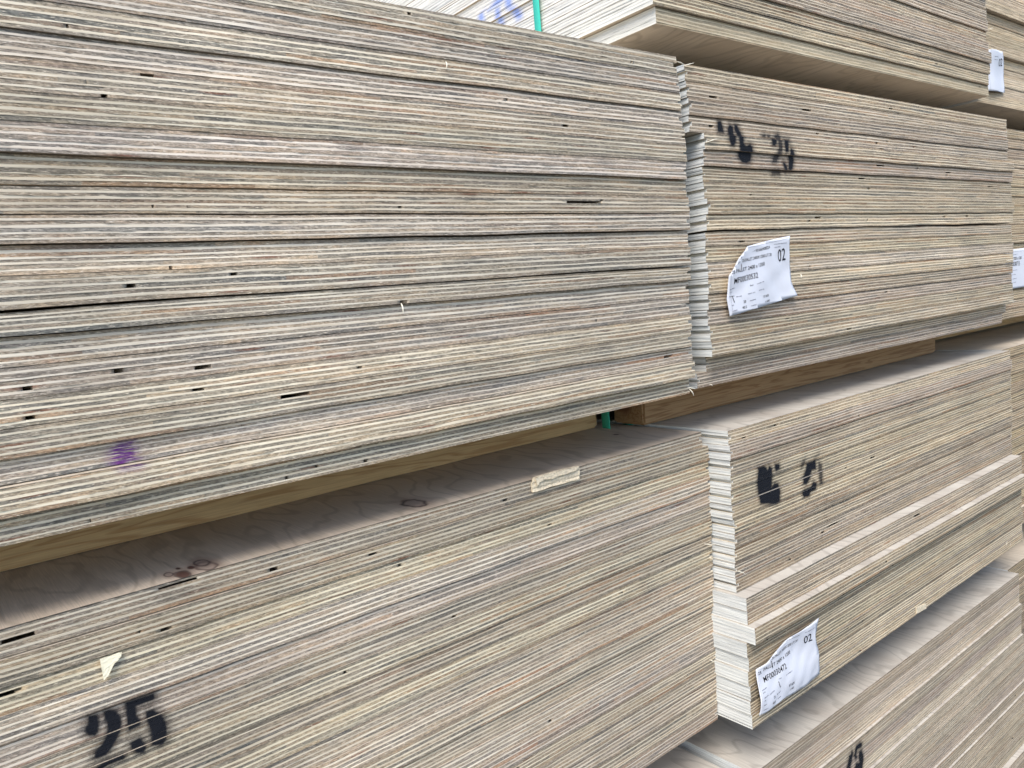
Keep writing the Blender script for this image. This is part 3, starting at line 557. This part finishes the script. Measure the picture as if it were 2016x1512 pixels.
def staple(lab, p0, p1, yfun):
    m = Mesh(); A = Vector((p0[0], yfun(*p0)-.0009, p0[1])); B = Vector((p1[0], yfun(*p1)-.0009, p1[1])); rows = []
    pts = [A+Vector((0, .005, 0)), A, A.lerp(B, .5), B, B+Vector((0, .005, 0))]
    d = (B-A).normalized(); n1 = d.cross(Vector((0, 1, 0)))
    for p in pts: rows.append([tuple(p+n1*.0006*math.cos(k*1.5708)+Vector((0, 1, 0))*.0006*math.sin(k*1.5708)) for k in range(5)])
    m.grid(np.array(rows), 0); link('staple', m.build('staple'), (M_STAPLE,), lab)

# ---------------------------------------------------------------- the place
gm = bpy.data.meshes.new('ground'); gm.from_pydata([(-80, -80, 0), (80, -80, 0), (80, 80, 0), (-80, 80, 0)], [], [(0, 1, 2, 3)])
g = link('ground', gm, (M_GROUND,)); g['kind'] = 'structure'

def P3(s, dx=0.0, dz=0.0, dy=0.0):
    x, y, z, yaw, h = SR[s]; return (x+dx*math.cos(yaw)-dy*math.sin(yaw), y+dx*math.sin(yaw)+dy*math.cos(yaw), z+EYE+dz)
def hts(h, n, z0=0.0): return [z0+(h-z0)*i/n for i in range(n+1)]
def jit(n, a, seed): return np.random.default_rng(seed).normal(0, a, n)

# upper left stack (nearest)
hA = hts(SR['A'][4], 20); hA = [h-(.0022 if 2 < i < 20 else 0) for i, h in enumerate(hA)]; hA[8] -= .003; hA[5] -= .002; hA[4] -= .001; hA[2] += .0005
shyA = jit(20, .0024, 3); shyA[7] = -.002; shyA[6] = .0025; shyA[12] = .003; shyA[9] = .003; shyA[10] = -.0015; shyA[3] = -.002; shyA[2] = .0035; shyA[5] = .002; shyA[18] = -.001; shyA[16] = .002
stack('A', 'large upper left stack', P3('A'), SR['A'][3], hA, SHA, shyA, x0=-1.2, groove=[(0, 1)]*20, step=.006, voids=VOIDS['A'], crayon=PAINT['A'], wide=1, rough=1.3,
      gaps={7: .0022, 11: .0014, 9: .0012, 10: .0014, 6: .0006}, seed=1, notes={7: 'black gap above it', 3: 'touched by purple crayon'})
# upper middle stack
shyB = jit(20, .0020, 5); shyB[0] = shyB[1] = .022; shyB[2] = -.001; shyB[12] = .003
stack('B', 'upper middle stack', P3('B'), SR['B'][3], hts(SR['B'][4], 20), SHB, shyB, groove=[(1, 0)]*20, step=.009, voids=VOIDS['B'], paint=PAINT['B'], wide=1.6, paintblur=.0022,
      gaps={9: .0035, 10: .0012, 13: .0012}, seed=2, notes={0: 'set back under the rest', 1: 'set back under the rest', 14: 'crossed by sprayed digits', 13: 'crossed by sprayed digits'})
# lower left stack
shyC = jit(20, .0014, 7); shyC[18] = -.0025; shyC[19] = 0
stack('C', 'lower left stack', P3('C'), SR['C'][3], hts(SR['C'][4], 20), SHC, shyC, x0=-1.2, groove=[(0, 1)]*20, step=.008, voids=VOIDS['C'], paint=PAINT['C'], wide=1.2,
      gaps={18: .0012, 14: .0008, 9: .0006}, seed=3, lip=True, top_mat=M_KNOT, notes={19: 'knotty face showing', 15: 'crossed by the sprayed 25'})
# lower middle stack with two ledges
hD = hts(.1562, 6, .0055)+[.1845]+hts(.2318, 2, .1845)[1:]+hts(SR['D'][4], 11, .2318)[1:]
hD = hD[:7]+hD[7:]
sxD = [-.0062, -.0064, -.0062, -.006, -.006, -.0058, -.0057, -.001, -.0005, .008, .009, .0095, .0095, .0098, .009, .008, .0095, .0105, .011, .0115]
syD = list(jit(6, .0006, 9)-.0065)+[-.022, -.0065, -.0063]+list(jit(11, .0012, 11)+.018)
stack('D', 'stepped lower middle stack', P3('D'), SR['D'][3], hD, sxD, syD, width=1.212, groove=[(0, 0)]*9+[(1, 0)]*11, step=.009, voids=VOIDS['D'], paint=[(w, [(a+.0247, c-.0084) for a, c in p]) for w, p in PAINT['D']], wide=2.2, paintblur=.0012,
      gaps={1: .0012, 14: .0008, 11: .0010}, seed=4, top_mat=M_PALE, face=M_PALE, notes={8: 'pale ledge on it', 6: 'jutting out farthest', 0: 'below the paper label'})
# raised top stack
stack('E', 'raised top stack', P3('E'), SR['E'][3], hts(.45, 18), jit(18, .0015, 13), jit(18, .0024, 14), step=.012, wide=1.2, seed=5, pale={0: .35}, side_step=.02, side_len=2.2,
      dye=PAINT['E'], gaps={2: .001, 5: .0015}, notes={0: 'greyish and thick looking'})
# bottom middle stack, wider ledges
hF = [0, .025, .050, .077, .104, .131, .158, .1865, .2145, .239, .264, .289, .314, .339, .366, .393, .420, .448, .4755, .503]
nF = len(hF)-1; syF = [0.0]*nF; acc = 0.0
for k in range(nF-1, -1, -1):
    if k+1 in (2,): acc -= .012
    elif k+1 in (16, 13, 8, 7): acc -= .0048
    syF[k] = acc+float(np.random.default_rng(k).normal(0, .0004))
stack('F', 'bottom middle stack', P3('F', .025), SR['F'][3], hF, jit(nF, .002, 15), syF, step=.010, wide=1.5, seed=6, pale={k: .28 for k in range(30)}, paint=[(w, [(a-.0355, b+.009) for a, b in p]) for w, p in PAINT['F']], paintblur=.001,
      top_mat=M_PALE, face=M_PALE, notes={1: 'broad ledge on it', nF-1: 'face open to the sky'})
stack('G', 'bottom left stack', P3('F', .012, -.006), SR['F'][3]+R(.3), hts(.503, 20), jit(20, .002, 25), jit(20, .001, 26), x0=-1.2, step=.03, seed=7, top_mat=M_PALE, face=M_PALE)
# right-hand column
sh = lambda n, s: jit(n, .002, s)
stack('N', 'upper right stack', P3('B', 1.225, .0, .06), SR['B'][3], hts(.499, 20), sh(20, 31), jit(20, .002, 32), step=.02, wide=1, seed=8)
stack('O', 'lower right stack', P3('D', 1.235, .0, .045), SR['D'][3], hts(.5045, 20), sh(21, 33), jit(21, .002, 34), step=.02, wide=1, seed=9, top_mat=M_FACE)
syQ = [0, .001, .0, .008, .007, -.004, -.003, .006, .005, -.006, -.005, .004, .003, -.004, 0, 0, 0, 0]
stack('Q', 'raised right stack', P3('E', 1.215, -.004, .03), SR['E'][3], hts(.45, 18), sh(18, 35), syQ, step=.02, wide=1, seed=10, pale={k: .45 for k in range(18)})
stack('U', 'bottom right stack', P3('F', 1.232, .0, .03), SR['F'][3], hts(.504, 20), sh(21, 37), jit(21, .002, 38), step=.03, wide=1, seed=11)

# bearers
GB = 'timber bearers between the stacks'
hC = SR['C'][4]; gapAC = SR['A'][2]-(SR['C'][2]+hC)
beam('timber_bearer', 'C', -1.19, -.043, .195, .285, hC+.0006, hC+gapAC-.0006, 'long pine bearer under the large upper left stack, nearest the front', GB, seed=1)
hDD = SR['D'][4]; gapBD = SR['B'][2]-(SR['D'][2]+hDD)
beam('timber_bearer', 'D', -.012, 1.165, .178, .253, hDD+.0006, hDD+gapBD-.0006, 'pine bearer under the upper middle stack, green strap over its end', GB, M_BEAR_SHADED, seed=2)
gE = SR['E'][2]-(SR['B'][2]+SR['B'][4])
for key, x0, z0, hgt, nm in (('C', -1.17, hC, gapAC, 'large upper left stack'), ('D', .02, hDD, gapBD, 'upper middle stack'), ('B', .0, SR['B'][4], gE, 'raised top stack')):
    for j, yb in enumerate((.42, 1.15, 2.05) if key == 'B' else (1.15, 2.05)):
        beam('timber_bearer', key, x0, x0+1.14, yb, yb+.09, z0+.0006, z0+hgt-.0008, '%s pine bearer deep under the %s' % (('first', 'second', 'third')[j], nm), GB, seed=10+j)
gapCF = SR['C'][2]-(SR['F'][2]+.503)
for key, x0, x1, z0, hgt, nm in (('G', -1.15, -.03, .503, gapCF+.006, 'lower left stack'), ('F', .02, 1.15, .503, SR['D'][2]+.0055-(SR['F'][2]+.503), 'stepped lower middle stack'),
                             ('O', .03, 1.17, -.066, .0655, 'lower right stack'), ('N', .03, 1.17, -.068, .0675, 'upper right stack'), ('Q', .03, 1.17, -.075, .0745, 'raised right stack'),
                             ('F', .03, 1.17, -.0795, .079, 'bottom middle stack'), ('G', -1.17, -.03, -.0735, .073, 'bottom left stack'), ('U', .03, 1.17, -.0795, .079, 'bottom right stack')):
    for j, yb in enumerate((.24, 1.15, 2.05)):
        beam('timber_bearer', key, x0, x1, yb, yb+.09, z0+.0006, z0+hgt-.0008, '%s pine bearer under the %s' % (('front', 'middle', 'rear')[j], nm), GB, seed=30+j)

# straps
strap('E', -.004, 1.206, -.004, .454, .246, .0155, 'bright green strap down the left end of the raised top stack')
strap('B', -.026, 1.206, -.078, SR['B'][4]+.004, .207, .019, 'dark green strap looped under the upper middle stack', jog=(1.163, -.001))

# labels: measured on the nominal front plane, moved to the plane the paper really lies in
def move(L, dx, dz):
    return [(t[0],)+tuple((p[0]+dx, p[1]+dz) if p != (0, 0) else p for p in t[1:]) if isinstance(t[0], str) else (t[0]+dx, t[1]+dz) for t in L]
def yB(x, z):
    u = (x-.055)/.19; v = (z-.11)/.12
    return -.0075-.0022*math.sin(u*4.2+v*2.5)-.0012*math.sin(u*9-v*5)-.0007*math.sin(u*19+v*13)-.0006*abs(math.sin(u*7-v*11))-.003*max(0, u-.88)*8*max(0, .7-v)-.012*max(0, (.22-u)+(v-.45))**1.0*.8
labB = paper('B', move([(.0596, .1104), (.1100, .1165), (.1713, .122), (.25, .1306), (.242, .145), (.2375, .1560), (.2385, .175), (.2352, .192), (.2368, .2346), (.19, .2300), (.1101, .2198), (.083, .202), (.0549, .1752), (.0516, .1388)], -.0103, 0),
             yB, 'crumpled white pallet label printed MF00030532 on the upper middle stack', move(TB, -.0103, 0))
staple(labB, (.0802, .1925), (.0809, .1815), yB); staple(labB, (.0552, .1425), (.0597, .1320), yB)
def yD(x, z):
    u = (x-.02)/.2; v = (z-.01)/.1
    return -.0165-.0025*math.sin(u*5+v*2)-.0018*math.sin(u*11+v*6)-.0009*abs(math.sin(u*15-v*8))+.0018*math.cos(v*7)
labD = paper('D', move([(.024, .0150), (.0660, .0165), (.0900, .0165), (.1128, .0140), (.17, .0115), (.2199, .0109), (.2165, .03), (.2118, .062), (.2050, .090), (.2176, .1200), (.17, .1165), (.115, .1120), (.0674, .1046), (.05, .0975), (.0233, .0958), (.0245, .06)], -.0226, .0157),
             yD, 'wrinkled white pallet label printed MF00030472 at the foot of the stepped stack', move(TD, -.0226, .0157))
staple(labD, (.0414, .1117), (.0442, .0987), yD); staple(labD, (.0574, .0697), (.0609, .0587), yD)
def yQ(x, z): return -.006-.003*math.sin((x-1.29)*40)-.002*math.sin(z*60)
TQ = [('02', (.118, .095), (.146, .100), (.116, .113)), ('|', (.052, .030), (.052, .118), (0, 0)), ('~', (.08, .113), (.11, .116), (.08, .114)), ('~', (.08, .106), (.105, .108), (.08, .108))]
paper('Q', [(.040, .027), (.1543, .034), (.158, .06), (.160, .085), (.156, .105), (.146, .134), (.09, .131), (.040, .126)], yQ, 'narrow looking white label curling at the left of the raised right stack', TQ)
TN = [('MF00030715', (.10, .1385), (.175, .1395), (.10, .150)), ('PALLET 1800 x 1200', (.09, .1545), (.19, .156), (.09, .162)), ('~', (.10, .168), (.16, .169), (.1, .17)), ('~', (.13, .127), (.16, .1275), (.13, .13)),
      ('~', (.12, .115), (.15, .116), (.12, .117)), ('~', (.13, .104), (.155, .105), (.13, .106)), ('~', (.12, .094), (.15, .095), (.12, .096)), ('-', (.09, .176), (.23, .178), (.09, .178))]
def yN(x, z): return -.006-.0015*math.sin(x*30+z*20)
paper('N', [(.06, .0775), (.235, .0800), (.235, .185), (.06, .182)], yN, 'flat white label half hidden behind the upper middle stack', TN)

# torn bits
flake('wood_flake', 'C', FL['flake'][1], lambda x, z: -.003-.35*max(0, .4506-z)*.55-.5*abs(x+.907)*.12, .0008, 'cream triangular flake sticking out above the sprayed 25', M_FLAKE, 'wood flake')
pb_ = flake('torn_patch', 'C', FL['flap'][1], lambda x, z: -.0042+.0006*math.sin(x*160)+.0006*math.sin(z*900), .003, 'ragged pale torn patch on the top edge of the lower left stack', M_CHIP, 'torn veneer')
fl_ = flake('curled_flap', 'C', FL['flap2'][1], lambda x, z: -.0068-.10*max(0, .505-z), .0012, 'x', M_CHIP, 'x')
del fl_['label'], fl_['category']; mw = fl_.matrix_world.copy(); fl_.parent = pb_; fl_.matrix_parent_inverse = pb_.matrix_world.inverted(); fl_.matrix_world = mw
flake('wood_chip', 'D', FL['chip'][1], lambda x, z: -.0095, .002, 'square pale wood chip low on the stepped stack', M_CHIP, 'wood chip')
SPN = ['lying level beside the sprayed digits', 'level at the lower right corner of the large stack', 'pointing down at the lower right corner of the large stack', 'at the lower left corner of the upper middle stack',
       'hanging upright near the top of the large stack', 'tiny, high on the right edge of the large stack', 'crossing the half hidden label', 'level below the half hidden label', 'at the right edge of the raised top stack, topmost',
       'at the right edge of the raised top stack, middle', 'at the right edge of the raised top stack, lowest', 'long and level in the gap of the lower stacks', 'short one in the gap of the lower stacks, second down',
       'short one in the gap of the lower stacks, third down', 'just above the upper ledge of the stepped stack', 'hanging under a void in the middle of the large stack', 'across the top of the narrow upper gap', 'at the top right corner of the large stack',
       'lowest one in the gap of the lower stacks', 'left one of two low at the right of the stepped stack', 'right one of two low at the right of the stepped stack', 'tiny upright one right of the MF00030532 label']
for (key, a, b), lab in zip(SPL, SPN): splinter(key, a, b, 'pale wood splinter '+lab, .0010 if (a[0]-b[0])**2+(a[1]-b[1])**2 > .0001 else .0008)
